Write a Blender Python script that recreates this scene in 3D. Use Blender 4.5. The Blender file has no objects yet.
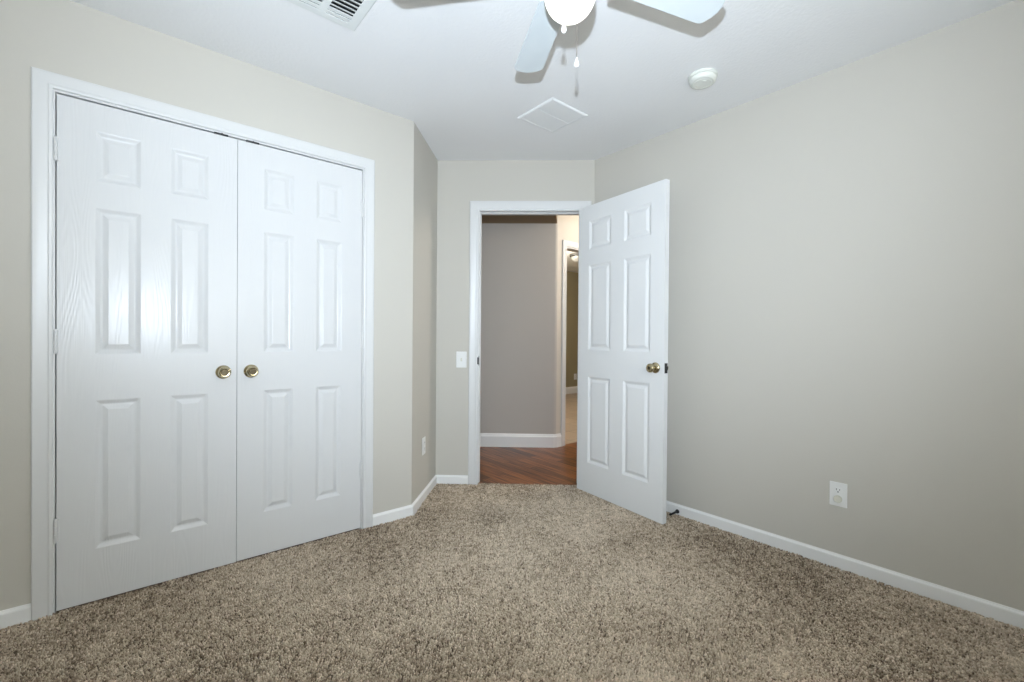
import bpy, math, random
import numpy as np
from mathutils import Vector, Matrix

random.seed(7)
rng = np.random.default_rng(11)
S = bpy.context.scene
COL = S.collection

# ------------------------------------------------------------------ camera
F_PX, YAW, PITCH, ROLL, CAM_Z = 446.4, 0.7021, -0.0070, 0.0078, 1.106
cam_d = bpy.data.cameras.new('camera')
cam_d.sensor_fit = 'HORIZONTAL'
cam_d.sensor_width = 36.0
cam_d.lens = F_PX / 1024.0 * 36.0
cam_d.clip_start = 0.02
cam = bpy.data.objects.new('camera', cam_d)
COL.objects.link(cam)
fw = Vector((math.sin(YAW) * math.cos(PITCH), math.cos(YAW) * math.cos(PITCH), math.sin(PITCH)))
rt = Vector((math.cos(YAW), -math.sin(YAW), 0))
up = rt.cross(fw)
rt2 = rt * math.cos(ROLL) + up * math.sin(ROLL)
up2 = -rt * math.sin(ROLL) + up * math.cos(ROLL)
cam.matrix_world = Matrix(((rt2.x, up2.x, -fw.x, 0), (rt2.y, up2.y, -fw.y, 0), (rt2.z, up2.z, -fw.z, CAM_Z), (0, 0, 0, 1)))
S.camera = cam

# ------------------------------------------------------------------ exposure, world
S.view_settings.view_transform = 'Standard'
S.view_settings.look = 'None'
S.view_settings.gamma = 1.0
S.view_settings.use_curve_mapping = False
S.view_settings.exposure = 0.04
W = bpy.data.worlds.new('sky')
S.world = W
W.use_nodes = True
W.node_tree.nodes['Background'].inputs[0].default_value = (0.62, 0.74, 0.95, 1)
W.node_tree.nodes['Background'].inputs[1].default_value = 1.0


Y0W = -0.90                                   # rear wall with the bedroom window


def lamp(name, kind, loc, power, color, size=0.1, size_y=None, aim=None):
    d = bpy.data.lights.new(name, kind)
    d.energy = power
    d.color = color
    if kind == 'AREA':
        d.shape = 'RECTANGLE'
        d.size = size
        d.size_y = size_y or size
    else:
        d.shadow_soft_size = size
    o = bpy.data.objects.new(name, d)
    o.location = loc
    if aim:
        o.rotation_euler = Vector(aim).to_track_quat('-Z', 'Y').to_euler()
    COL.objects.link(o)
    return o


# the photographer's flash just above the camera, daylight through the window of the rear wall
flash = lamp('camera_flash', 'SPOT', (0.0, 0.0, 1.285), 248, (0.735, 0.855, 1.0), 0.015, aim=(0.646 * 0.94, 0.764 * 0.94, 0.342))
flash.data.spot_size = math.radians(129)
flash.data.spot_blend = 1.0
lamp('window_daylight', 'AREA', (0.40, Y0W - 0.09, 1.45), 34.5, (1.0, 0.975, 0.87), 1.95, 1.25, (0, 1, 0))
lamp('foyer_lamp', 'POINT', (3.95, 2.25, 2.36), 76, (1.0, 0.92, 0.80), 0.2)
lamp('far_room_lamp', 'POINT', (4.6, 4.9, 2.2), 60, (1.0, 0.90, 0.74), 0.08)

# ------------------------------------------------------------------ plan of the rooms (metres)
H = 2.44
FZ = -0.012                                   # carpet backing, the pile tops out at about 0
YC, XR = 2.516, 2.627                         # closet wall, right wall
X0, Y0 = -0.85, -0.90                         # walls behind the camera
A = Vector((1.319, YC))
B = Vector((1.745, 2.948))
C = Vector((XR, 2.162))
BD = (C - B).normalized()
BN = Vector((-BD.y, BD.x))                    # away from the room
SD = (B - A).normalized()
SN = Vector((-SD.y, SD.x))


def PB(t, s, z=0.0):                          # point along / behind the doorway wall
    p = B + BD * t + BN * s
    return Vector((p.x, p.y, z))


def PS(t, s, z=0.0):                          # point along / in front of the short return wall
    p = A + SD * t - SN * s
    return Vector((p.x, p.y, z))


# ------------------------------------------------------------------ materials
def nt(name):
    m = bpy.data.materials.new(name)
    m.use_nodes = True
    return m, m.node_tree.nodes, m.node_tree.links, m.node_tree.nodes['Principled BSDF']


def mat(name, col, rough=0.5, metal=0.0, spec=0.5, bump=None, vary=0.0):
    m, n, l, b = nt(name)
    b.inputs['Base Color'].default_value = (*col, 1)
    b.inputs['Roughness'].default_value = rough
    b.inputs['Metallic'].default_value = metal
    b.inputs['Specular IOR Level'].default_value = spec
    tc = n.new('ShaderNodeTexCoord')
    if bump:
        scale, strength, dist, detail = bump
        mp = n.new('ShaderNodeMapping')
        mp.inputs['Scale'].default_value = scale if isinstance(scale, tuple) else (scale,) * 3
        tx = n.new('ShaderNodeTexNoise')
        tx.inputs['Scale'].default_value = 1.0
        tx.inputs['Detail'].default_value = detail
        bp = n.new('ShaderNodeBump')
        bp.inputs['Strength'].default_value = strength
        bp.inputs['Distance'].default_value = dist
        l.new(tc.outputs['Object'], mp.inputs[0])
        l.new(mp.outputs[0], tx.inputs['Vector'])
        l.new(tx.outputs['Fac'], bp.inputs['Height'])
        l.new(bp.outputs[0], b.inputs['Normal'])
    if vary:
        tv = n.new('ShaderNodeTexNoise')
        tv.inputs['Scale'].default_value = 3.0
        tv.inputs['Detail'].default_value = 3.0
        l.new(tc.outputs['Object'], tv.inputs['Vector'])
        mx = n.new('ShaderNodeMix')
        mx.data_type = 'RGBA'
        mx.inputs[6].default_value = (*[c * (1 - vary) for c in col], 1)
        mx.inputs[7].default_value = (*[min(1, c * (1 + vary)) for c in col], 1)
        l.new(tv.outputs['Fac'], mx.inputs[0])
        l.new(mx.outputs[2], b.inputs['Base Color'])
    return m


def wood_floor():
    m, n, l, b = nt('wood_planks')
    tc = n.new('ShaderNodeTexCoord')
    mp = n.new('ShaderNodeMapping')
    mp.inputs['Rotation'].default_value = (0, 0, math.pi / 2)      # planks run along Y
    br = n.new('ShaderNodeTexBrick')
    br.offset = 0.37
    br.inputs['Color1'].default_value = (0.27, 0.100, 0.034, 1)
    br.inputs['Color2'].default_value = (0.075, 0.027, 0.011, 1)
    br.inputs['Mortar'].default_value = (0.05, 0.016, 0.008, 1)
    br.inputs['Scale'].default_value = 1.0
    br.inputs['Mortar Size'].default_value = 0.0012
    br.inputs['Brick Width'].default_value = 0.7
    br.inputs['Row Height'].default_value = 0.083
    l.new(tc.outputs['Object'], mp.inputs[0])
    l.new(mp.outputs[0], br.inputs['Vector'])
    m2 = n.new('ShaderNodeMapping')
    m2.inputs['Scale'].default_value = (75, 3.5, 1)
    nz = n.new('ShaderNodeTexNoise')
    nz.inputs['Scale'].default_value = 1.0
    nz.inputs['Detail'].default_value = 5.0
    l.new(tc.outputs['Object'], m2.inputs[0])
    l.new(m2.outputs[0], nz.inputs['Vector'])
    rp = n.new('ShaderNodeValToRGB')
    rp.color_ramp.elements[0].position = 0.33
    rp.color_ramp.elements[0].color = (0.28, 0.27, 0.26, 1)
    rp.color_ramp.elements[1].position = 0.68
    rp.color_ramp.elements[1].color = (1.75, 1.75, 1.7, 1)
    l.new(nz.outputs['Fac'], rp.inputs[0])
    mx = n.new('ShaderNodeMix')
    mx.data_type = 'RGBA'
    mx.blend_type = 'MULTIPLY'
    mx.inputs[0].default_value = 1.0
    l.new(br.outputs['Color'], mx.inputs[6])
    l.new(rp.outputs[0], mx.inputs[7])
    l.new(mx.outputs[2], b.inputs['Base Color'])
    b.inputs['Roughness'].default_value = 0.3
    b.inputs['Specular IOR Level'].default_value = 0.3
    return m


def tile_floor():
    m, n, l, b = nt('beige_tiles')
    tc = n.new('ShaderNodeTexCoord')
    br = n.new('ShaderNodeTexBrick')
    br.offset = 0.0
    br.inputs['Color1'].default_value = (0.42, 0.33, 0.25, 1)
    br.inputs['Color2'].default_value = (0.36, 0.28, 0.21, 1)
    br.inputs['Mortar'].default_value = (0.22, 0.18, 0.15, 1)
    br.inputs['Scale'].default_value = 1.0
    br.inputs['Mortar Size'].default_value = 0.006
    br.inputs['Brick Width'].default_value = 0.33
    br.inputs['Row Height'].default_value = 0.33
    l.new(tc.outputs['Object'], br.inputs['Vector'])
    l.new(br.outputs['Color'], b.inputs['Base Color'])
    b.inputs['Roughness'].default_value = 0.35
    return m


def carpet_yarn():
    m, n, l, b = nt('carpet_yarn')
    at = n.new('ShaderNodeAttribute')
    at.attribute_name = 'yarn'
    rp = n.new('ShaderNodeValToRGB')
    e = rp.color_ramp.elements
    e[0].position = 0.0
    e[0].color = (0.130, 0.093, 0.063, 1)
    e[1].position = 1.0
    e[1].color = (0.82, 0.70, 0.56, 1)
    for p, c in ((0.22, (0.295, 0.225, 0.157)), (0.5, (0.515, 0.42, 0.31)), (0.8, (0.67, 0.565, 0.435))):
        q = e.new(p)
        q.color = (*c, 1)
    l.new(at.outputs['Fac'], rp.inputs[0])
    l.new(rp.outputs[0], b.inputs['Base Color'])
    b.inputs['Roughness'].default_value = 0.95
    b.inputs['Specular IOR Level'].default_value = 0.1
    b.inputs['Sheen Weight'].default_value = 0.1
    return m


def door_paint(name, col, rough):
    """glossy white paint over embossed wood grain"""
    m, n, l, b = nt(name)
    b.inputs['Base Color'].default_value = (*col, 1)
    b.inputs['Roughness'].default_value = rough
    b.inputs['Specular IOR Level'].default_value = 0.26
    tc = n.new('ShaderNodeTexCoord')
    mp = n.new('ShaderNodeMapping')
    mp.inputs['Scale'].default_value = (230, 230, 5)
    a = n.new('ShaderNodeTexNoise')
    a.inputs['Scale'].default_value = 1.0
    a.inputs['Detail'].default_value = 2.0
    l.new(tc.outputs['Object'], mp.inputs[0])
    l.new(mp.outputs[0], a.inputs['Vector'])
    mq = n.new('ShaderNodeMapping')
    mq.inputs['Scale'].default_value = (9, 9, 1.1)
    w = n.new('ShaderNodeTexNoise')
    w.inputs['Scale'].default_value = 1.0
    w.inputs['Detail'].default_value = 1.0
    l.new(tc.outputs['Object'], mq.inputs[0])
    l.new(mq.outputs[0], w.inputs['Vector'])
    k = n.new('ShaderNodeMath')
    k.operation = 'MULTIPLY'
    k.inputs[1].default_value = 130.0
    l.new(w.outputs['Fac'], k.inputs[0])
    s = n.new('ShaderNodeMath')
    s.operation = 'SINE'
    l.new(k.outputs[0], s.inputs[0])
    ad = n.new('ShaderNodeMath')
    ad.operation = 'MULTIPLY_ADD'
    ad.inputs[1].default_value = 0.30
    l.new(s.outputs[0], ad.inputs[0])
    l.new(a.outputs['Fac'], ad.inputs[2])
    bp = n.new('ShaderNodeBump')
    bp.inputs['Strength'].default_value = 0.45
    bp.inputs['Distance'].default_value = 0.0006
    l.new(ad.outputs[0], bp.inputs['Height'])
    l.new(bp.outputs[0], b.inputs['Normal'])
    return m


def emit(name, col, strength, base):
    m, n, l, b = nt(name)
    b.inputs['Base Color'].default_value = (*base, 1)
    b.inputs['Roughness'].default_value = 0.3
    b.inputs['Emission Color'].default_value = (*col, 1)
    b.inputs['Emission Strength'].default_value = strength
    return m


def glass():
    m, n, l, b = nt('window_glass')
    b.inputs['Base Color'].default_value = (0.95, 0.98, 1, 1)
    b.inputs['Roughness'].default_value = 0.0
    b.inputs['Transmission Weight'].default_value = 1.0
    b.inputs['IOR'].default_value = 1.02
    return m


M_WALL = mat('greige_wall_paint', (0.565, 0.540, 0.485), 0.75, spec=0.25, bump=(160, 0.16, 0.0012, 2))
M_CEIL = mat('white_ceiling_texture', (0.84, 0.84, 0.835), 0.9, spec=0.1, bump=((70, 70, 70), 0.45, 0.003, 3))
M_TRIM = mat('white_trim_paint', (0.665, 0.665, 0.655), 0.35, bump=(90, 0.02, 0.001, 1))
M_SKIRT = mat('white_baseboard_paint', (0.83, 0.83, 0.815), 0.4, bump=(90, 0.02, 0.001, 1))
M_DOOR = door_paint('white_closet_door_paint', (0.665, 0.665, 0.66), 0.26)
M_DOOR2 = door_paint('white_hall_door_paint', (0.775, 0.78, 0.775), 0.38)
M_PLASTIC = mat('white_plastic', (0.80, 0.80, 0.78), 0.35, vary=0.02)
M_IVORY = mat('ivory_plastic', (0.66, 0.65, 0.56), 0.4, vary=0.03)
M_DARK = mat('dark_slot', (0.012, 0.012, 0.012), 0.6, vary=0.1)
M_BLACK = mat('black_rubber', (0.008, 0.008, 0.009), 0.45, bump=(300, 0.1, 0.0005, 1))
M_STEEL = mat('dull_steel', (0.16, 0.16, 0.16), 0.4, metal=0.9, bump=(400, 0.05, 0.0003, 1))
M_STRIKE = mat('blackened_steel', (0.035, 0.034, 0.032), 0.5, metal=0.3, bump=(400, 0.05, 0.0003, 1))
M_BRASS = mat('antique_brass', (0.50, 0.43, 0.27), 0.20, metal=1.0, bump=(250, 0.04, 0.0004, 1))
M_BRASS_D = mat('darkened_brass', (0.10, 0.08, 0.05), 0.4, metal=1.0, bump=(250, 0.05, 0.0004, 1))
M_BLADE = mat('white_fan_blade', (0.60, 0.645, 0.655), 0.4, bump=((12, 160, 1), 0.03, 0.001, 2))
M_FANMETAL = mat('white_enamel', (0.80, 0.81, 0.80), 0.3, bump=(120, 0.02, 0.0005, 1))
M_CHAIN = mat('nickel_chain', (0.24, 0.21, 0.19), 0.45, metal=0.5, bump=(500, 0.3, 0.0005, 1))
M_GLOBE = emit('lit_opal_glass', (1.0, 0.97, 0.90), 1.6, (0.9, 0.9, 0.86))
M_PENDANT = mat('white_porcelain', (0.88, 0.86, 0.82), 0.2, bump=(60, 0.01, 0.0005, 1))
M_VENT = mat('vent_white_enamel', (0.76, 0.78, 0.76), 0.45, bump=(200, 0.03, 0.0005, 1))
M_GRILLE = mat('white_grille_paint', (0.80, 0.805, 0.80), 0.6, spec=0.2, bump=(200, 0.03, 0.0005, 1))
M_SMOKE = mat('aged_white_plastic', (0.74, 0.75, 0.69), 0.45, bump=(150, 0.02, 0.0005, 1))
M_CARPET_BASE = mat('carpet_backing', (0.13, 0.10, 0.075), 1.0, bump=(300, 0.5, 0.003, 3))
M_YARN = carpet_yarn()
M_WOOD = wood_floor()
M_TILE = tile_floor()
M_HALLWALL = mat('taupe_hall_paint', (0.50, 0.47, 0.43), 0.75, spec=0.25, bump=(160, 0.16, 0.0012, 2))
M_HALLCEIL = mat('soffit_paint_with_shade', (0.30, 0.235, 0.15), 0.8, spec=0.2, bump=(120, 0.2, 0.0015, 2))  # brown base colour carries the dimness under the dropped ceiling
M_CREAM = mat('cream_wall_paint', (0.60, 0.555, 0.49), 0.7, spec=0.25, bump=(160, 0.16, 0.0012, 2))
M_OLIVE = mat('olive_wall_paint', (0.36, 0.31, 0.19), 0.75, spec=0.25, bump=(160, 0.16, 0.0012, 2))
M_GLASS = glass()
M_GREYGLASS = mat('grey_frosted_glass', (0.34, 0.34, 0.33), 0.3, bump=(40, 0.05, 0.001, 1))


# ------------------------------------------------------------------ mesh builder
class MB:
    def __init__(s):
        s.v, s.f = [], []

    def add(s, vs, fs, mtx=None):
        k = len(s.v)
        s.v += [tuple(mtx @ Vector(v)) if mtx else tuple(v) for v in vs]
        s.f += [tuple(i + k for i in f) for f in fs]
        return s

    def box(s, a, b, mtx=None):
        x0, x1 = sorted((a[0], b[0])); y0, y1 = sorted((a[1], b[1])); z0, z1 = sorted((a[2], b[2]))
        v = [(x0, y0, z0), (x1, y0, z0), (x1, y1, z0), (x0, y1, z0), (x0, y0, z1), (x1, y0, z1), (x1, y1, z1), (x0, y1, z1)]
        return s.add(v, [(0, 3, 2, 1), (4, 5, 6, 7), (0, 1, 5, 4), (1, 2, 6, 5), (2, 3, 7, 6), (3, 0, 4, 7)], mtx)

    def prism(s, poly, z0, z1, mtx=None):
        if sum(poly[i - 1][0] * poly[i][1] - poly[i][0] * poly[i - 1][1] for i in range(len(poly))) < 0:
            poly = poly[::-1]
        n = len(poly)
        v = [(p[0], p[1], z0) for p in poly] + [(p[0], p[1], z1) for p in poly]
        f = [tuple(range(n - 1, -1, -1)), tuple(range(n, 2 * n))]
        f += [(i, (i + 1) % n, n + (i + 1) % n, n + i) for i in range(n)]
        return s.add(v, f, mtx)

    def lathe(s, prof, n=32, mtx=None):        # profile of (radius, height) about local Z, capped where r = 0
        rows, v, f = [], [], []
        for r, z in prof:
            if r < 1e-6:
                rows.append([len(v)]); v.append((0, 0, z))
            else:
                rows.append(list(range(len(v), len(v) + n)))
                v += [(r * math.cos(2 * math.pi * i / n), r * math.sin(2 * math.pi * i / n), z) for i in range(n)]
        for a, b in zip(rows, rows[1:]):
            for i in range(n):
                j = (i + 1) % n
                if len(a) == 1 and len(b) == 1:
                    continue
                if len(a) == 1:
                    f.append((a[0], b[j], b[i]))
                elif len(b) == 1:
                    f.append((a[i], a[j], b[0]))
                else:
                    f.append((a[i], a[j], b[j], b[i]))
        return s.add(v, f, mtx)

    def tube(s, p, q, r, n=12):
        p, q = Vector(p), Vector(q)
        d = q - p
        m = Matrix.Translation(p) @ d.to_track_quat('Z', 'Y').to_matrix().to_4x4()
        return s.lathe([(0, 0), (r, 0), (r, d.length), (0, d.length)], n, m)

    def strip(s, rings, closed=False):         # rows of equally many points joined by quads
        v = [p for r in rings for p in r]
        n = len(rings[0])
        f = []
        for i in range(len(rings) - 1):
            for j in range(n if closed else n - 1):
                k = (j + 1) % n
                f.append((i * n + j, i * n + k, (i + 1) * n + k, (i + 1) * n + j))
        return s.add(v, f)

    def build(s, name, m, parent=None, smooth=None, bevel=0.0):
        me = bpy.data.meshes.new(name)
        me.from_pydata(s.v, [], s.f)
        me.validate()
        me.update()
        import bmesh
        bm = bmesh.new()
        bm.from_mesh(me)
        bmesh.ops.remove_doubles(bm, verts=bm.verts, dist=1e-6)
        bmesh.ops.recalc_face_normals(bm, faces=bm.faces)
        if smooth:
            for fc in bm.faces:
                fc.smooth = True
            for ed in bm.edges:
                if len(ed.link_faces) == 2 and ed.calc_face_angle(0) > smooth:
                    ed.smooth = False
        bm.to_mesh(me)
        bm.free()
        me.materials.append(m)
        o = bpy.data.objects.new(name, me)
        COL.objects.link(o)
        if parent:
            o.parent = parent
        if bevel:
            md = o.modifiers.new('bevel', 'BEVEL')
            md.width = bevel
            md.segments = 2
            md.limit_method = 'ANGLE'
        return o


SM = math.radians(40)


def empty(name, loc, rotz=0.0):
    o = bpy.data.objects.new(name, None)
    o.empty_display_size = 0.05
    o.location = loc
    o.rotation_euler = (0, 0, rotz)
    COL.objects.link(o)
    return o


def thing(o, label, cat, group=None, kind=None):
    o['label'] = label
    o['category'] = cat
    if group:
        o['group'] = group
    if kind:
        o['kind'] = kind
    return o


def struct(o, label=None):
    o['kind'] = 'structure'
    if label:
        o['label'] = label
    return o


# ------------------------------------------------------------------ room shell
def wall(name, p, q, out, th, m, holes=(), z0=FZ, z1=H, e0=0.0, e1=0.0):
    """wall whose room face runs from p to q; 'out' points away from the room; holes = (u0, u1, z0, z1)"""
    p, q, out = (Vector((k[0], k[1])) for k in (p, q, out))
    d = (q - p).normalized()
    L = (q - p).length
    mb = MB()

    def piece(u0, u1, a, b):
        if u1 - u0 < 1e-4 or b - a < 1e-4:
            return
        c = [p + d * u0, p + d * u1, p + d * u1 + out * th, p + d * u0 + out * th]
        mb.prism([(k.x, k.y) for k in c], a, b)
    u = -e0
    for u0, u1, a, b in holes:
        piece(u, u0, z0, z1)
        piece(u0, u1, z0, a)
        piece(u0, u1, b, z1)
        u = u1
    piece(u, L + e1, z0, z1)
    return struct(mb.build(name, m))


def P2(v):
    return (v[0], v[1])


room = [(X0, Y0), (XR, Y0), P2(C), P2(B), P2(A), (X0, YC)]
fl = MB()
fl.prism([(X0 - 0.1, Y0 - 0.1), (XR + 0.1, Y0 - 0.1), (XR + 0.1, 2.05), P2(PB(1.22, 0.012)), P2(PB(-0.05, 0.012)), P2(A), (1.3, YC + 0.02), (X0 - 0.1, YC + 0.02)], FZ - 0.05, FZ)
struct(fl.build('floor', M_CARPET_BASE))
cl = MB()
cl.prism([(X0 - 0.1, Y0 - 0.1), (XR + 0.1, Y0 - 0.1), (XR + 0.1, 2.16), P2(PB(1.2, 0.1)), P2(PB(-0.05, 0.1)), (1.25, YC + 0.1), (X0 - 0.1, YC + 0.1)], H, H + 0.06)
struct(cl.build('ceiling', M_CEIL))

CD0, CD1, CDH = -0.2395, 0.9995, 2.063         # closet door opening between jambs
wall('wall_left', (X0, YC), A, (0, 1), 0.10, M_WALL, [(CD0 - X0 - 0.02, CD1 - X0 + 0.02, FZ - 0.001, CDH + 0.02)], e0=0.1)
wall('wall_return', A, B, SN, 0.10, M_WALL, e1=0.04)
OP0, OP1, OPH = 0.320, 1.085, 2.060            # bedroom doorway between jamb faces
wall('wall_back', B, C, BN, 0.115, M_WALL, [(OP0 - 0.02, OP1 + 0.02, FZ - 0.001, OPH + 0.02)], e0=0.04)
wall('wall_right', (XR, Y0), C, (1, 0), 0.10, M_WALL, e0=0.1, e1=0.05)
WX0, WX1, WZ0, WZ1 = -0.6, 1.4, 0.8, 2.1
wall('wall_rear', (X0, Y0), (XR, Y0), (0, -1), 0.10, M_WALL, [(WX0 - X0, WX1 - X0, WZ0, WZ1)], e0=0.0)
wall('wall_side', (X0, Y0), (X0, YC), (-1, 0), 0.10, M_WALL, e0=0.1)

# window behind the camera
win = struct(empty('window_1', ((WX0 + WX1) / 2, Y0, WZ0)))
fr = MB()
for a, b in (((-1.0, -0.07, 0), (-0.95, -0.02, 1.3)), ((0.95, -0.07, 0), (1.0, -0.02, 1.3)), ((-0.95, -0.07, 0), (0.95, -0.02, 0.05)), ((-0.95, -0.07, 1.25), (0.95, -0.02, 1.3)), ((-0.025, -0.065, 0.05), (0.025, -0.025, 1.25))):
    fr.box(a, b)
fr.build('window_frame', M_TRIM, win)
MB().box((-0.95, -0.048, 0.05), (-0.025, -0.044, 1.25)).build('pane', M_GLASS, win)
MB().box((0.025, -0.048, 0.05), (0.95, -0.044, 1.25)).build('pane', M_GLASS, win)
MB().box((-1.03, -0.02, -0.03), (1.03, 0.05, 0.0)).build('window_sill', M_TRIM, win, bevel=0.004)

# closet interior behind the two leaves
ci = MB()
ci.box((X0, YC + 0.65, FZ), (A.x + 0.05, YC + 0.70, H))
ci.box((X0 - 0.1, YC + 0.10, FZ), (X0, YC + 0.70, H))
struct(ci.build('wall_closet', M_WALL))
struct(MB().box((X0, YC + 0.02, FZ - 0.05), (1.28, YC + 0.65, FZ)).build('floor_closet', M_CARPET_BASE))
struct(MB().box((X0, YC + 0.10, H), (1.28, YC + 0.65, H + 0.06)).build('ceiling_closet', M_CEIL))


# ------------------------------------------------------------------ casings and jambs
CAS = [(0.0, 0.0), (0.0, 0.009), (0.004, 0.0115), (0.010, 0.0125), (0.014, 0.0105), (0.018, 0.0105), (0.034, 0.0155), (0.046, 0.017), (0.054, 0.017), (0.058, 0.014), (0.058, 0.0)]


def casing(mb, u0, u1, z1, to3, w=0.058, zb=FZ):
    k = w / 0.058
    rings = [[], [], [], []]
    for a, b in CAS:
        a *= k
        for r, (u, z) in zip(rings, ((u0 - a, zb), (u0 - a, z1 + a), (u1 + a, z1 + a), (u1 + a, zb))):
            r.append(to3(u, b, z))
    mb.strip(rings)
    for r in (rings[0], rings[3]):
        mb.add(r, [tuple(range(len(r)))])
    return mb


def jambs(mb, u0, u1, z1, s0, s1, to3, th=0.02, zb=FZ):
    def bx(ua, ub, za, zb2, sa=s0, sb=s1):
        v = [to3(u, -s, z) for z in (za, zb2) for (u, s) in ((ua, sa), (ub, sa), (ub, sb), (ua, sb))]
        mb.add(v, [(0, 3, 2, 1), (4, 5, 6, 7), (0, 1, 5, 4), (1, 2, 6, 5), (2, 3, 7, 6), (3, 0, 4, 7)])
    bx(u0 - th, u0, zb, z1 + th)
    bx(u1, u1 + th, zb, z1 + th)
    bx(u0, u1, z1, z1 + th)
    return bx


to_closet = lambda u, b, z: (u, YC - b, z)      # b = distance out of the wall, into the room
t1 = struct(empty('trim_1', ((CD0 + CD1) / 2, YC, FZ)), 'white moulded casing around the double closet doors')
def offset_children(parent, mb, name, m, **kw):
    o = mb.build(name, m, None, **kw)
    o.parent = parent
    bpy.context.view_layer.update()
    o.matrix_parent_inverse = parent.matrix_world.inverted()
    return o


offset_children(t1, casing(MB(), CD0 - 0.006, CD1 + 0.006, CDH + 0.009, to_closet), 'casing', M_TRIM, smooth=math.radians(25))
jb = MB()
bx = jambs(jb, CD0, CD1, CDH, 0.0, 0.10, to_closet)
bx(CD0, CD0 + 0.012, FZ, CDH, 0.042, 0.10)
bx(CD1 - 0.012, CD1, FZ, CDH, 0.042, 0.10)
bx(CD0 + 0.012, CD1 - 0.012, CDH - 0.012, CDH, 0.042, 0.10)
offset_children(t1, jb, 'jamb', M_TRIM)

to_back = lambda u, b, z: tuple(PB(u, -b, z))
t2 = struct(empty('trim_2', PB((OP0 + OP1) / 2, 0, FZ)), 'white moulded casing around the open bedroom doorway')
offset_children(t2, casing(MB(), OP0 - 0.006, OP1 + 0.006, OPH + 0.006, to_back, 0.066), 'casing', M_TRIM, smooth=math.radians(25))
jb = MB()
bx = jambs(jb, OP0, OP1, OPH, 0.0, 0.115, to_back)
bx(OP0, OP0 + 0.009, FZ, OPH, 0.042, 0.085)
bx(OP1 - 0.009, OP1, FZ, OPH, 0.042, 0.085)
bx(OP0 + 0.009, OP1 - 0.009, OPH - 0.009, OPH, 0.042, 0.085)
offset_children(t2, jb, 'jamb', M_TRIM)
sp = MB()
for ua, ub, za, zb, sa, sb in ((OP0, OP0 + 0.0015, 0.895, 0.967, 0.002, 0.036), (OP0 - 0.0085, OP0 + 0.0015, 0.905, 0.957, -0.0125, 0.002)):
    v = [to_back(u, -s, z) for z in (za, zb) for (u, s) in ((ua, sa), (ub, sa), (ub, sb), (ua, sb))]
    sp.add(v, [(0, 3, 2, 1), (4, 5, 6, 7), (0, 1, 5, 4), (1, 2, 6, 5), (2, 3, 7, 6), (3, 0, 4, 7)])
offset_children(t2, sp, 'strike_plate', M_STRIKE)['label'] = 'dark metal strike plate'

# ------------------------------------------------------------------ baseboards
BASE = [(0.0, 0.0), (0.0125, 0.0), (0.0125, 0.050), (0.0105, 0.055), (0.006, 0.058), (0.003, 0.0635), (0.0, 0.0635)]


def baseboards(pts, names, m, prof=BASE, z0=FZ, extra=0.012):
    """room-side skirting along a polyline (room on the right of the walking direction); one object per stretch"""
    pts = [Vector((p[0], p[1])) for p in pts]
    out = []
    n = len(pts)
    dirs = [(pts[i + 1] - pts[i]).normalized() for i in range(n - 1)]
    def nrm(d):
        return Vector((d.y, -d.x))
    mit = []
    for i in range(n):
        if i == 0:
            mit.append(nrm(dirs[0]))
        elif i == n - 1:
            mit.append(nrm(dirs[-1]))
        else:
            a, b = nrm(dirs[i - 1]), nrm(dirs[i])
            h = (a + b).normalized()
            mit.append(h / h.dot(a))
    for i in range(n - 1):
        mb = MB()
        rings = []
        for j in (i, i + 1):
            rings.append([(pts[j].x + mit[j].x * a, pts[j].y + mit[j].y * a, z0 + (0 if b == 0 else b + extra)) for a, b in prof])
        mb.strip(rings, closed=True)
        for r in rings:
            mb.add(r, [tuple(range(len(r)))])
        out.append(struct(mb.build(names[i], m)))
    return out


baseboards([(X0, YC), (CD0 - 0.064, YC)], ['baseboard_left'], M_SKIRT)
baseboards([(CD1 + 0.064, YC), A, B, PB(OP0 - 0.072, 0)], ['baseboard_closet', 'baseboard_return', 'baseboard_back'], M_SKIRT)
baseboards([PB(OP1 + 0.072, 0), C, (XR, Y0)], ['baseboard_corner', 'baseboard_right'], M_SKIRT)
baseboards([(XR, Y0), (X0, Y0)], ['baseboard_rear'], M_SKIRT)
baseboards([(X0, Y0), (X0, YC)], ['baseboard_side'], M_SKIRT)

# ------------------------------------------------------------------ six panel doors
ROWS = [(0.2185, 0.8345), (1.024, 1.629), (1.739, 1.944)]
PROF = [(0.0, 0.0), (0.003, 0.0010), (0.015, 0.0080), (0.020, 0.0092), (0.024, 0.0088), (0.040, 0.0022), (0.042, 0.0018)]


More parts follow.
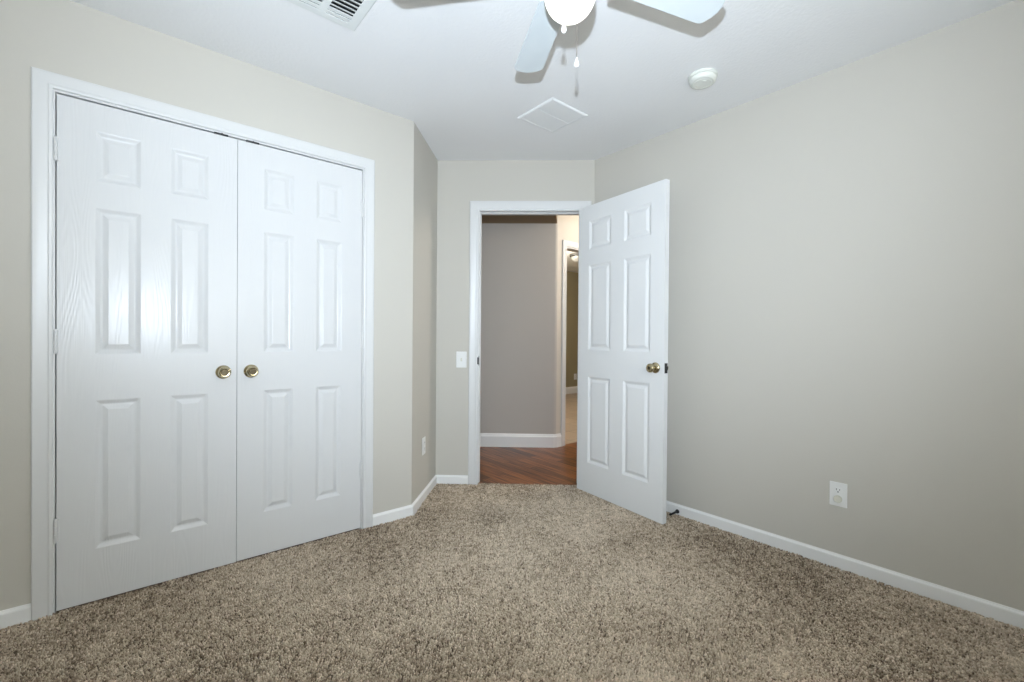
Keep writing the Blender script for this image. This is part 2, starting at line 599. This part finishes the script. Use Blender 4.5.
def panel_door(w, z0, z1, cols, th=0.035, both=True, rows=ROWS):
    """local x across the door, front face at y = 0 looking to -y, z up"""
    mb = MB()
    xs = [0.0] + [c for p in cols for c in p] + [w]
    zs = [z0] + [c for p in rows for c in p] + [z1]
    for side in ((0, 1) if both else (0,)):
        Y = (lambda d: d) if side == 0 else (lambda d: th - d)
        for i in range(len(xs) - 1):
            for j in range(len(zs) - 1):
                a, b, c, d = xs[i], xs[i + 1], zs[j], zs[j + 1]
                if i % 2 == 1 and j % 2 == 1:
                    rings = [[(a + k, Y(y), c + k), (b - k, Y(y), c + k), (b - k, Y(y), d - k), (a + k, Y(y), d - k)] for k, y in PROF]
                    mb.strip(rings, closed=True)
                    mb.add(rings[-1], [(0, 1, 2, 3)])
                else:
                    mb.add([(a, Y(0), c), (b, Y(0), c), (b, Y(0), d), (a, Y(0), d)], [(0, 1, 2, 3)])
    if not both:
        mb.add([(0, th, z0), (w, th, z0), (w, th, z1), (0, th, z1)], [(0, 1, 2, 3)])
    for x in (0, w):
        for j in range(len(zs) - 1):
            if both:
                mb.add([(x, 0, zs[j]), (x, th, zs[j]), (x, th, zs[j + 1]), (x, 0, zs[j + 1])], [(0, 1, 2, 3)])
        if not both:
            mb.add([(x, 0, z) for z in zs] + [(x, th, z1), (x, th, z0)], [tuple(range(len(zs) + 2))])
    for z in (z0, z1):
        if both:
            for i in range(len(xs) - 1):
                mb.add([(xs[i], 0, z), (xs[i], th, z), (xs[i + 1], th, z), (xs[i + 1], 0, z)], [(0, 1, 2, 3)])
        else:
            mb.add([(x, 0, z) for x in xs] + [(w, th, z), (0, th, z)], [tuple(range(len(xs) + 2))])
    return mb


TO_FRONT = Matrix.Rotation(math.radians(90), 4, 'X')        # local z of a lathe -> -y


def closet_knob(parent, x, z):
    mt = Matrix.Translation((x, 0, z)) @ TO_FRONT
    k = MB().lathe([(0.0, 0.046), (0.0135, 0.0465), (0.0150, 0.0500), (0.0190, 0.0505), (0.0225, 0.0475), (0.0262, 0.0400), (0.0262, 0.0345), (0.0205, 0.0285), (0.0125, 0.0240), (0.0120, 0.012)], 36, mt).build('knob', M_BRASS, parent, smooth=SM)
    MB().lathe([(0.0, 0.0475), (0.0145, 0.0475), (0.0145, 0.044), (0, 0.044)], 30, mt).build('knob_face', M_BRASS_D, k, smooth=SM)
    MB().lathe([(0.0, 0.0), (0.0325, 0.0), (0.0325, 0.0035), (0.0300, 0.0075), (0.0235, 0.0105), (0.0180, 0.0150), (0.012, 0.0165), (0.0, 0.0165)], 36, mt).build('rose', M_BRASS, k, smooth=SM)
    return k


def hinge(parent, x, y, z, h=0.092):
    hb = MB()
    for k in range(3):
        hb.lathe([(0, 0), (0.0062, 0), (0.0062, h / 3 - 0.001), (0, h / 3 - 0.001)], 14, Matrix.Translation((x, y, z + k * h / 3)))
    hb.lathe([(0, -0.003), (0.004, -0.003), (0.004, h + 0.003), (0, h + 0.003)], 12, Matrix.Translation((x, y, z)))
    hb.box((x - 0.011, y + 0.003, z), (x + 0.011, y + 0.0065, z + h))
    return hb.build('hinge', M_TRIM, parent, smooth=SM)


def catch(parent, x0, x1, z):
    k = MB().box((x0, -0.007, z), (x1, 0.012, z + 0.0064)).lathe([(0, 0), (0.006, 0), (0.006, 0.010), (0, 0.010)], 14, Matrix.Translation(((x0 + x1) / 2 + 0.004, 0.004, z + 0.0006)))
    k = k.build('roller_catch', M_DARK, parent)
    k['label'] = 'dark metal roller catch'
    return k


Y_LEAF = YC + 0.001
d1 = struct(empty('door_1', (-0.2355, Y_LEAF, 0.0)), 'left leaf of the white six-panel closet doors')
panel_door(0.6150, 0.004, 2.056, [(0.1115, 0.2575), (0.3595, 0.5005)], both=False).build('leaf', M_DOOR, d1)
closet_knob(d1, 0.5600, 0.932)
for z in (0.281, 1.032, 1.792):
    hinge(d1, -0.002, -0.007, z)
catch(d1, 0.520, 0.576, 2.0563)
d2 = struct(empty('door_2', (0.3815, Y_LEAF, 0.0)), 'right leaf of the white six-panel closet doors')
panel_door(0.6150, 0.006, 2.056, [(0.1135, 0.2525), (0.3645, 0.5005)], both=False).build('leaf', M_DOOR, d2)
closet_knob(d2, 0.0590, 0.932)
for z in (0.291, 1.042, 1.792):
    hinge(d2, 0.617, -0.007, z)
catch(d2, 0.034, 0.090, 2.0563)

# open bedroom door, almost parallel to the right wall
TIP = Vector((2.398, 1.437))
HG = Vector((2.4895, 2.191))
dd = (TIP - HG).normalized()
DW = (TIP - HG).length
d3 = struct(empty('door_3', (HG.x, HG.y, 0.0), math.atan2(dd.y, dd.x)), 'open white six-panel bedroom door swung toward the right wall')
k = DW / 0.7425
DCOLS = [(0.105 * k, 0.314 * k), (0.427 * k, 0.640 * k)]
panel_door(DW, 0.004, 2.054, DCOLS).build('leaf', M_DOOR2, d3)


def door_knob(parent, x, z, mt0):
    mt = Matrix.Translation((x, 0, z)) @ mt0
    kb = MB().lathe([(0.0, 0.0600), (0.0100, 0.0600), (0.0120, 0.0585), (0.0150, 0.0600), (0.0215, 0.0585), (0.0262, 0.0530), (0.0275, 0.0460), (0.0255, 0.0390), (0.0190, 0.0335), (0.0130, 0.0290), (0.0115, 0.0120)], 36, mt).build('knob', M_BRASS, parent, smooth=SM)
    MB().lathe([(0.0, 0.0), (0.0330, 0.0), (0.0330, 0.0040), (0.0290, 0.0090), (0.0210, 0.0120), (0.0150, 0.0170), (0.0, 0.0175)], 36, mt).build('rose', M_BRASS, kb, smooth=SM)
    MB().lathe([(0.0, 0.0592), (0.0092, 0.0592), (0.0092, 0.0608), (0.0, 0.0608)], 20, mt).build('knob_face', M_BRASS_D, kb)
    return kb


door_knob(d3, DW - 0.062, 0.932, TO_FRONT)
door_knob(d3, DW - 0.062, 0.932, Matrix.Translation((0, 0.035, 0)) @ Matrix.Rotation(math.radians(-90), 4, 'X'))
lp = MB().box((DW, 0.005, 0.902), (DW + 0.0015, 0.030, 0.962)).box((DW, 0.011, 0.921), (DW + 0.010, 0.023, 0.943)).build('latch_plate', M_STRIKE, d3)
lp['label'] = 'dark metal latch plate'
for z in (0.20, 0.98, 1.76):
    hinge(d3, -0.008, 0.046, z)

# ------------------------------------------------------------------ hallway beyond the doorway
HS = 1.179                                     # hall wall behind the doorway wall
HT = 0.995                                     # its rounded end
hw0, hw1 = PB(-1.6, HS), PB(HT - 0.03, HS)
turn = Vector((1, 0))
# bullnose: hall wall direction BD turns left into +X
arc = []
c0 = PB(HT - 0.03, HS)
R = 0.05
cen = Vector((c0.x, c0.y)) + BN * R
a0 = math.atan2(-BN.y, -BN.x)
for i in range(9):
    a = a0 + (math.atan2(-1, 0) - a0) * i / 8
    arc.append((cen.x + R * math.cos(a), cen.y + R * math.sin(a)))
xe = arc[-1]
hp = [P2(hw0)] + arc + [(xe[0], xe[1] + 0.10), P2(PB(HT - 0.10, HS + 0.16)), P2(PB(-1.6, HS + 0.12))]
struct(MB().prism(hp, FZ, H).build('wall_hall', M_HALLWALL, smooth=math.radians(20)))
YH = xe[1]                                     # the wall that runs on along X, with a cased opening
HX0, HX1, HXH = xe[0] + 0.125, xe[0] + 1.05, 2.055
wall('wall_foyer', (xe[0], YH), (xe[0] + 2.6, YH), (0, 1), 0.10, M_CREAM, [(HX0 - xe[0], HX1 - xe[0], FZ - 0.001, HXH + 0.0)])
to_f = lambda u, b, z: (u, YH - b, z)
t3 = struct(empty('trim_3', ((HX0 + HX1) / 2, YH, FZ)), 'white casing of the far opening off the hallway')
offset_children(t3, casing(MB(), HX0, HX1, HXH, to_f, 0.060), 'casing', M_TRIM, smooth=math.radians(25))
jb = MB()
jambs(jb, HX0 + 0.012, HX1 - 0.012, HXH - 0.012, 0.0, 0.10, to_f, th=0.012)
offset_children(t3, jb, 'jamb', M_TRIM)
TALL = [(0.0, 0.0), (0.015, 0.0), (0.015, 0.100), (0.013, 0.107), (0.009, 0.112), (0.007, 0.122), (0.003, 0.131), (0.0, 0.131)]
bs = [P2(hw0)] + [arc[0], arc[8]] + [(HX0 - 0.06, YH)]
mbh = MB()
for seg in (0,):
    pts = [Vector((p[0], p[1])) for p in bs]
    dirs = [(pts[i + 1] - pts[i]).normalized() for i in range(len(pts) - 1)]
    nr = [Vector((d.y, -d.x)) for d in dirs]
    rings = []
    for i, p in enumerate(pts):
        if i == 0:
            h = nr[0]
        elif i == len(pts) - 1:
            h = nr[-1]
        else:
            h = (nr[i - 1] + nr[i]).normalized()
            h = h / h.dot(nr[i])
        rings.append([(p.x + h.x * a, p.y + h.y * a, FZ + b) for a, b in [(a, b + (0.012 if b else 0)) for a, b in TALL]])
    mbh.strip(rings, closed=True)
    mbh.add(rings[0], [tuple(range(len(TALL)))])
    mbh.add(rings[-1], [tuple(range(len(TALL)))])
struct(mbh.build('baseboard_hall', M_SKIRT))
# hall floor, dropped ceiling, high ceiling of the foyer
WZ = -0.004
hf = MB().prism([P2(PB(-1.6, 0.012)), P2(PB(1.30, 0.012)), (XR + 0.10, Y0), (6.2, Y0), (6.2, YH + 0.02), (xe[0], YH + 0.02), P2(PB(-1.6, HS + 0.02))], WZ - 0.05, WZ)
struct(hf.build('floor_hall', M_WOOD))
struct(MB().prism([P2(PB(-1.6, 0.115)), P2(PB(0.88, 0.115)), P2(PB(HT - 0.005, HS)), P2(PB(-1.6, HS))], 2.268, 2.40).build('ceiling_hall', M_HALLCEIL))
struct(MB().prism([P2(PB(-1.6, 0.1)), P2(PB(1.35, 0.1)), (XR + 0.1, Y0), (6.2, Y0), (6.2, YH + 0.1), (xe[0], YH + 0.1), P2(PB(-1.6, HS + 0.1))], H, H + 0.06).build('ceiling_foyer', M_CEIL))
wall('wall_foyer_end', (6.2, YH + 0.1), (6.2, Y0), (1, 0), 0.08, M_CREAM)
wall('wall_foyer_front', (XR + 0.1, Y0), (6.2, Y0), (0, -1), 0.08, M_CREAM)
wall('wall_hall_end', PB(-1.6, 0.0), PB(-1.6, HS + 0.1), -BD, 0.08, M_HALLWALL)
wall('wall_hall_inner', PB(-1.6, 0.115), PB(-0.12, 0.115), -BN, 0.08, M_HALLWALL)
# far room seen through the opening
FY = 6.08
struct(MB().box((3.32, YH + 0.02, WZ - 0.05), (9.6, FY, WZ - 0.001)).build('floor_far', M_TILE))
struct(MB().box((3.32, YH + 0.1, H), (9.6, FY + 0.1, H + 0.06)).build('ceiling_far', M_CEIL))
wall('wall_far', (3.32, FY), (9.6, FY), (0, 1), 0.08, M_OLIVE)
wall('wall_far_end', (9.6, FY), (9.6, YH), (1, 0), 0.08, M_OLIVE)
wall('wall_far_side', (3.40, YH + 0.1), (3.40, FY), (-1, 0), 0.08, M_OLIVE)
wall('wall_far_front', (xe[0] + 2.6, YH + 0.1), (9.6, YH + 0.1), (0, -1), 0.08, M_OLIVE)
baseboards([(3.41, FY), (9.6, FY)], ['baseboard_far'], M_SKIRT, prof=TALL)
cf = empty('ceiling_light', (5.42, 4.74, H))
thing(cf, 'grey flush ceiling light of the far room seen through the hall opening', 'ceiling light')
MB().lathe([(0, 0), (0.17, 0), (0.17, -0.03), (0.15, -0.04), (0, -0.04)], 32).build('base', M_STEEL, cf, smooth=SM)
MB().lathe([(0.145, -0.04), (0.14, -0.07), (0.11, -0.10), (0.06, -0.118), (0, -0.123)], 32).build('glass_shade', M_GREYGLASS, cf, smooth=math.radians(60))


# ------------------------------------------------------------------ wall plates
def plate_frame(name, origin, out, label, cat):
    """an Empty on the wall; local -y looks into the room, x to the viewer's right"""
    o = empty(name, origin, math.atan2(-out[1], -out[0]) - math.pi / 2)
    return thing(o, label, cat)


def face_plate(parent, w=0.072, h=0.117):
    return MB().prism([(-w / 2, -0.001), (w / 2, -0.001), (w / 2, -0.006), (-w / 2, -0.006)], -h / 2, h / 2).build('face_plate', M_PLASTIC, parent, bevel=0.0025)


def receptacle(parent, z):
    pts = []
    for i in range(24):
        a = 2 * math.pi * i / 24
        pts.append((0.0172 * math.cos(a), max(-0.0125, min(0.0125, 0.0172 * math.sin(a)))))
    r = MB().prism([(x, y) for x, y in pts], 0.0, 0.0035, Matrix.Translation((0, -0.0055, z)) @ TO_FRONT).build('receptacle', M_PLASTIC, parent)
    for x, h in ((-0.0065, 0.0085), (0.0065, 0.0070)):
        MB().box((x - 0.0012, -0.0094, z + 0.004 - h / 2), (x + 0.0012, -0.0089, z + 0.004 + h / 2)).build('slot', M_DARK, r)
    MB().lathe([(0, 0.0), (0.0028, 0.0), (0.0028, 0.0005), (0, 0.0005)], 14, Matrix.Translation((0, -0.0089, z - 0.0075)) @ TO_FRONT).build('ground_hole', M_DARK, r)
    return r


def screw(parent, z):
    s = MB().lathe([(0, 0), (0.0034, 0), (0.0030, 0.0012), (0, 0.0014)], 16, Matrix.Translation((0, -0.0058, z)) @ TO_FRONT).build('screw', M_PLASTIC, parent, smooth=SM)
    return s


# right wall outlet with a blanking cap in its lower socket
oR = plate_frame('wall_outlet', (XR, 0.627, 0.355), (-1, 0), 'white duplex outlet on the right wall with pale cap in lower socket', 'outlet')
face_plate(oR)
receptacle(oR, 0.0205)
receptacle(oR, -0.0205)
screw(oR, 0.0)
cap = MB().lathe([(0, 0), (0.0178, 0), (0.0178, 0.006), (0.0155, 0.0095), (0, 0.0105)], 28, Matrix.Translation((0, -0.0092, -0.0205)) @ TO_FRONT).build('safety_cap', M_IVORY, oR, smooth=SM)
cap['label'] = 'pale round safety cap'
# return wall outlet
oS = plate_frame('wall_outlet', PS(0.262, 0.0, 0.367), (SD.y, -SD.x), 'white outlet plate on the short angled wall beside the closet', 'outlet')
face_plate(oS)
receptacle(oS, 0.0205)
receptacle(oS, -0.0205)
screw(oS, 0.0)
# far room outlet
oF = plate_frame('wall_outlet', (6.83, FY, 0.33), (0, -1), 'small pale outlet on the far wall seen through the hall opening', 'outlet')
face_plate(oF, 0.08, 0.12)
receptacle(oF, 0.0205)
receptacle(oF, -0.0205)
# light switch by the doorway
sw = plate_frame('light_switch', PB(0.191, 0.0, 0.939), (-BN.x, -BN.y), 'white toggle light switch on the wall left of the doorway', 'light switch')
face_plate(sw, 0.078, 0.122)
MB().box((-0.006, -0.0068, -0.0125), (0.006, -0.0058, 0.0125)).build('toggle_slot', M_IVORY, sw)
MB().prism([(-0.0045, -0.0062), (0.0045, -0.0062), (0.0038, -0.018), (-0.0038, -0.018)], -0.0055, 0.0055, Matrix.Translation((0, 0, -0.001)) @ Matrix.Rotation(math.radians(-14), 4, 'X')).build('toggle', M_IVORY, sw)
screw(sw, 0.030)
screw(sw, -0.030)

# ------------------------------------------------------------------ door stop on the right baseboard
ds = empty('door_stop', (XR - 0.0125, 1.462, 0.022))
thing(ds, 'small black door stop screwed to the right baseboard behind the open door', 'door stop')
q = Vector((-0.985, 0.14, -0.10)).normalized()
mq = q.to_track_quat('Z', 'Y').to_matrix().to_4x4()
MB().lathe([(0, 0), (0.0125, 0), (0.0125, 0.006), (0.009, 0.011), (0, 0.011)], 20, mq).build('mounting_base', M_BLACK, ds, smooth=SM)
MB().lathe([(0, 0.009), (0.0070, 0.009), (0.0056, 0.062), (0, 0.062)], 16, mq).build('rod', M_BLACK, ds, smooth=SM)
MB().lathe([(0, 0.060), (0.0060, 0.060), (0.0062, 0.072), (0.0050, 0.076), (0, 0.077)], 18, mq).build('rubber_tip', M_BLACK, ds, smooth=SM)

# ------------------------------------------------------------------ ceiling fittings
# louvred supply register
VX0, VX1, VY0, VY1 = 0.430, 0.730, 1.640, 1.942
vt = empty('air_vent', ((VX0 + VX1) / 2, (VY0 + VY1) / 2, H))
thing(vt, 'white louvred air vent on the ceiling above the closet', 'air vent')
vw, vd = (VX1 - VX0) / 2, (VY1 - VY0) / 2
MB().box((-vw + 0.02, -vd + 0.02, -0.0015), (vw - 0.02, vd - 0.02, 0.0)).build('duct_shade_sheet', M_DARK, vt)  # flat black sheet stands in for the shade inside the duct
fm = MB()
rings = [[(-vw + i, -vd + i, z), (vw - i, -vd + i, z), (vw - i, vd - i, z), (-vw + i, vd - i, z)] for i, z in ((0.0, -0.001), (0.0, -0.004), (0.006, -0.008), (0.040, -0.0095), (0.042, -0.0085))]
fm.strip(rings, closed=True)
fm.box((-0.014, -vd + 0.034, -0.010), (0.014, vd - 0.034, -0.002))
fm.build('frame', M_VENT, vt)
ns = 9
for side in (-1, 1):
    xa, xb = (0.014, vw - 0.036) if side > 0 else (-vw + 0.036, -0.014)
    for i in range(ns):
        y = -vd + 0.042 + (i + 0.5) * (2 * vd - 0.084) / ns
        hw = 0.0105 if i < ns - 2 else 0.0112
        MB().box((xa, -hw, -0.0007), (xb, hw, 0.0007), Matrix.Translation((0, y, -0.0082)) @ Matrix.Rotation(math.radians(24 if i < ns - 2 else 5), 4, 'X')).build('louvre', M_VENT, vt)

# square two-section panel
GX0, GX1, GY0, GY1 = 1.766, 2.064, 1.756, 2.052
gr = empty('ceiling_grille', ((GX0 + GX1) / 2, (GY0 + GY1) / 2, H))
thing(gr, 'square white two-section return panel on the ceiling before the doorway', 'ceiling panel')
gw, gd = (GX1 - GX0) / 2, (GY1 - GY0) / 2
fm = MB()
rings = [[(-gw + i, -gd + i, z), (gw - i, -gd + i, z), (gw - i, gd - i, z), (-gw + i, gd - i, z)] for i, z in ((0.0, 0.0), (0.0, -0.005), (0.006, -0.0100), (0.018, -0.0103), (0.019, -0.0095), (0.019, -0.001))]
fm.strip(rings, closed=True)
fm.build('frame', M_GRILLE, gr)
for ya, yb in ((-gd + 0.0203, -0.0145), (-0.0115, gd - 0.0203)):
    MB().box((-gw + 0.0203, ya, -0.0092), (gw - 0.0203, yb, -0.0005)).build('panel', M_GRILLE, gr)

# smoke detector
sd = empty('smoke_detector', (2.196, 1.117, H))
thing(sd, 'round off-white smoke detector on the ceiling near the right wall', 'smoke detector')
MB().lathe([(0, 0), (0.070, 0), (0.070, -0.010), (0.067, -0.013), (0, -0.013)], 40).build('mounting_base', M_SMOKE, sd, smooth=SM)
MB().lathe([(0.064, -0.012), (0.0655, -0.016), (0.063, -0.030), (0.057, -0.036), (0.050, -0.0375), (0.048, -0.0355), (0.044, -0.0355), (0.042, -0.0380), (0.030, -0.0395), (0, -0.040)], 40).build('cover', M_SMOKE, sd, smooth=SM)
MB().lathe([(0, 0.0), (0.012, 0), (0.012, -0.003), (0, -0.0035)], 20, Matrix.Translation((-0.012, -0.016, -0.0385))).build('test_button', M_SMOKE, sd, smooth=SM)
for i in range(5):
    a = math.radians(20 + 17 * i)
    MB().box((-0.0012, -0.006, -0.0006), (0.0012, 0.006, 0.0004), Matrix.Translation((0.034 * math.cos(a), 0.034 * math.sin(a), -0.0388)) @ Matrix.Rotation(a, 4, 'Z')).build('sound_slot', M_IVORY, sd)

# ------------------------------------------------------------------ ceiling fan
FX, FYC = 0.920, 0.850
fan = empty('ceiling_fan', (FX, FYC, H))
thing(fan, 'white five-blade ceiling fan with lit round globe and two pull chains', 'ceiling fan')
ZB = 2.150 - H
MB().lathe([(0, 0), (0.065, 0), (0.066, -0.010), (0.055, -0.045), (0.030, -0.062), (0, -0.062)], 36).build('canopy', M_FANMETAL, fan, smooth=SM)
MB().lathe([(0, -0.055), (0.0125, -0.055), (0.0125, -0.17), (0, -0.17)], 20).build('downrod', M_FANMETAL, fan, smooth=SM)
MB().lathe([(0, -0.155), (0.035, -0.157), (0.080, -0.172), (0.098, -0.195), (0.100, -0.235), (0.094, -0.262), (0.070, -0.276), (0, -0.278)], 40).build('motor_housing', M_FANMETAL, fan, smooth=SM)
MB().lathe([(0, -0.27), (0.055, -0.272), (0.055, -0.315), (0.062, -0.330), (0.060, -0.352), (0.050, -0.358), (0, -0.358)], 36).build('light_fitter', M_FANMETAL, fan, smooth=SM)
GZ = 2.060 - H
prof = [(0.047, 0.060)]
for i in range(1, 15):
    a = math.radians(52 - i * 142 / 14)
    prof.append((0.0715 * math.cos(a) if i < 14 else 0.0, 0.0715 * math.sin(a)))
MB().lathe([(r, z + GZ) for r, z in prof], 48).build('light_globe', M_GLOBE, fan, smooth=math.radians(80))
blade0 = None
R0, R1, BW0, BW1 = 0.150, 0.528, 0.048, 0.057
for i in range(5):
    ang = math.radians((61.0, -19.5, -88.0, -158.0, -229.0)[i])
    out = []
    cr = 0.045
    out += [(R0, -BW0), (R1 - 0.034, -BW1), (R1 - 0.024, -BW1 + 0.002), (R1 - 0.015, -BW1 + 0.010), (R1 - 0.004, -BW1 + 0.034), (R1, 0.0), (R1 - 0.004, BW1 - 0.034), (R1 - 0.015, BW1 - 0.010), (R1 - 0.024, BW1 - 0.002), (R1 - 0.034, BW1), (R0, BW0), (R0 - 0.012, BW0 - 0.020), (R0 - 0.012, -BW0 + 0.020)]
    mt = Matrix.Rotation(ang, 4, 'Z') @ Matrix.Translation((0, 0, ZB)) @ Matrix.Rotation(math.radians(-6), 4, 'X')
    b = MB().prism(out, -0.003, 0.003).build('blade', M_BLADE, fan, bevel=0.0015)
    b.matrix_local = mt
    br = MB()
    br.prism([(0.075, -0.012), (0.150, -0.012), (0.170, -0.032), (0.200, -0.034), (0.205, -0.026), (0.222, -0.008), (0.222, 0.008), (0.205, 0.026), (0.200, 0.034), (0.170, 0.032), (0.150, 0.012), (0.075, 0.012)], 0.003, 0.007)
    brk = br.build('blade_bracket', M_FANMETAL, b)


def chain(x, y, ztop, zend):
    mb = MB()
    n = int((ztop - zend - 0.026) / 0.0034)
    for k in range(n):
        z = ztop - k * 0.0034
        mb.lathe([(0, 0.0015), (0.0015, 0.0007), (0.0015, -0.0007), (0, -0.0015)], 6, Matrix.Translation((x - FX, y - FYC, z - H)))
    mb.lathe([(0, 0), (0.0010, 0), (0.0010, -(ztop - zend - 0.024)), (0, -(ztop - zend - 0.024))], 6, Matrix.Translation((x - FX, y - FYC, ztop - H)))
    c = mb.build('pull_chain', M_CHAIN, fan)
    zz = zend - H
    MB().lathe([(0, 0.028), (0.0022, 0.028), (0.0030, 0.022), (0.0050, 0.016), (0.0068, 0.009), (0.0064, 0.004), (0.0035, 0.0005), (0, 0)], 20, Matrix.Translation((x - FX, y - FYC, zz))).build('pendant', M_PENDANT, c, smooth=math.radians(60))
    return c


vdir, vrt = Vector((0.738, 0.674)), Vector((0.674, -0.738))
c1 = Vector((FX, FYC)) - vdir * 0.076 - vrt * 0.015
c2 = Vector((FX, FYC)) + vdir * 0.058 + vrt * 0.020
chain(c1.x, c1.y, 2.100, 1.902)
chain(c2.x, c2.y, 2.100, 1.891)

# ------------------------------------------------------------------ carpet pile: short twisted tufts
def inside(poly, x, y):
    c = np.zeros(len(x), bool)
    n = len(poly)
    for i in range(n):
        (xa, ya), (xb, yb) = poly[i - 1], poly[i]
        t = ((ya > y) != (yb > y))
        with np.errstate(divide='ignore', invalid='ignore'):
            c ^= t & (x < (xb - xa) * (y - ya) / (yb - ya) + xa)
    return c


def smooth_noise(x, y, scale, seed):
    r = np.random.default_rng(seed)
    g = r.random((64, 64))
    u, v = x * scale + 20, y * scale + 20
    i, j = np.floor(u).astype(int), np.floor(v).astype(int)
    fu, fv = u - i, v - j
    fu, fv = fu * fu * (3 - 2 * fu), fv * fv * (3 - 2 * fv)
    G = lambda a, b: g[a % 64, b % 64]
    return (G(i, j) * (1 - fu) + G(i + 1, j) * fu) * (1 - fv) + (G(i, j + 1) * (1 - fu) + G(i + 1, j + 1) * fu) * fv


def carpet():
    step = 0.0058
    gx, gy = np.meshgrid(np.arange(X0, XR + 0.01, step), np.arange(Y0, 2.97, step))
    x = gx.ravel() + rng.uniform(-0.55, 0.55, gx.size) * step
    y = gy.ravel() + rng.uniform(-0.55, 0.55, gx.size) * step
    inset = [(X0 + 0.012, Y0 + 0.012), (XR - 0.0135, Y0 + 0.012), (XR - 0.0135, C.y - 0.012), P2(PB(OP1 + 0.07, -0.020)), P2(PB(OP1 - 0.001, -0.018)), P2(PB(OP1 - 0.001, 0.010)),
             P2(PB(OP0 + 0.001, 0.010)), P2(PB(OP0 + 0.001, -0.018)), P2(PB(OP0 - 0.07, -0.018)), P2(PB(OP0 - 0.08, -0.0135)), P2(PB(0.012, -0.0135)), (A.x + 0.010, A.y - 0.014), (CD1 + 0.066, YC - 0.0135), (CD1 + 0.062, YC - 0.018), (CD1 + 0.007, YC - 0.010), (CD1, YC - 0.001), (CD0, YC - 0.001), (CD0 - 0.007, YC - 0.010), (CD0 - 0.062, YC - 0.018), (CD0 - 0.066, YC - 0.0135), (X0 + 0.012, YC - 0.0135)]
    ok = inside(inset, x, y)
    # only where the room can be seen from near the camera
    dpt = x * fw.x + y * fw.y
    ok &= dpt > 0.55
    x, y = x[ok], y[ok]
    n = len(x)
    big = smooth_noise(x, y, 1.7, 3) * 0.5 + smooth_noise(x, y, 4.1, 4) * 0.3 + smooth_noise(x, y, 9.0, 5) * 0.2
    clump = smooth_noise(x, y, 55.0, 6)
    yarn = np.clip(0.515 + 0.23 * rng.standard_normal(n) + 0.40 * (clump - 0.5) + 0.75 * (big - 0.5), 0, 1)
    h = 0.0105 + 0.0045 * rng.random(n) + 0.003 * (clump - 0.5)
    r0 = 0.0024 + 0.0010 * rng.random(n)
    lean_a = 2 * math.pi * smooth_noise(x, y, 1.3, 8) * 1.5 + rng.normal(0, 0.7, n)
    lean = (0.001 + 0.009 * big) + 0.0025 * rng.random(n)
    tx, ty = x + lean * np.cos(lean_a), y + lean * np.sin(lean_a)
    ph = rng.uniform(0, 2 * math.pi, n)
    V = np.zeros((n, 8, 3), np.float32)
    for k in range(4):
        a = ph + k * math.pi / 2
        V[:, k, 0] = x + 0.8 * r0 * np.cos(a); V[:, k, 1] = y + 0.8 * r0 * np.sin(a); V[:, k, 2] = FZ
        a2 = a + 0.5
        V[:, 4 + k, 0] = tx + r0 * np.cos(a2); V[:, 4 + k, 1] = ty + r0 * np.sin(a2)
        V[:, 4 + k, 2] = FZ + h + r0 * 0.7 * np.cos(a2 - lean_a + math.pi)
    base = (np.arange(n) * 8)[:, None, None]
    q = np.array([[0, 1, 5, 4], [1, 2, 6, 5], [2, 3, 7, 6], [3, 0, 4, 7], [4, 5, 6, 7]])[None]
    F = (base + q).reshape(-1, 4).astype(np.int32)
    me = bpy.data.meshes.new('carpet_pile')
    me.vertices.add(n * 8)
    me.vertices.foreach_set('co', V.ravel())
    me.loops.add(F.size)
    me.loops.foreach_set('vertex_index', F.ravel())
    me.polygons.add(len(F))
    me.polygons.foreach_set('loop_start', np.arange(0, F.size, 4, dtype=np.int32))
    me.polygons.foreach_set('loop_total', np.full(len(F), 4, np.int32))
    at = me.attributes.new('yarn', 'FLOAT', 'POINT')
    at.data.foreach_set('value', np.repeat(yarn, 8).astype(np.float32))
    me.update()
    me.validate()
    me.materials.append(M_YARN)
    o = bpy.data.objects.new('carpet_pile', me)
    COL.objects.link(o)
    return thing(o, 'beige and brown flecked cut-pile carpet covering the bedroom floor', 'carpet', kind='stuff')


carpet()
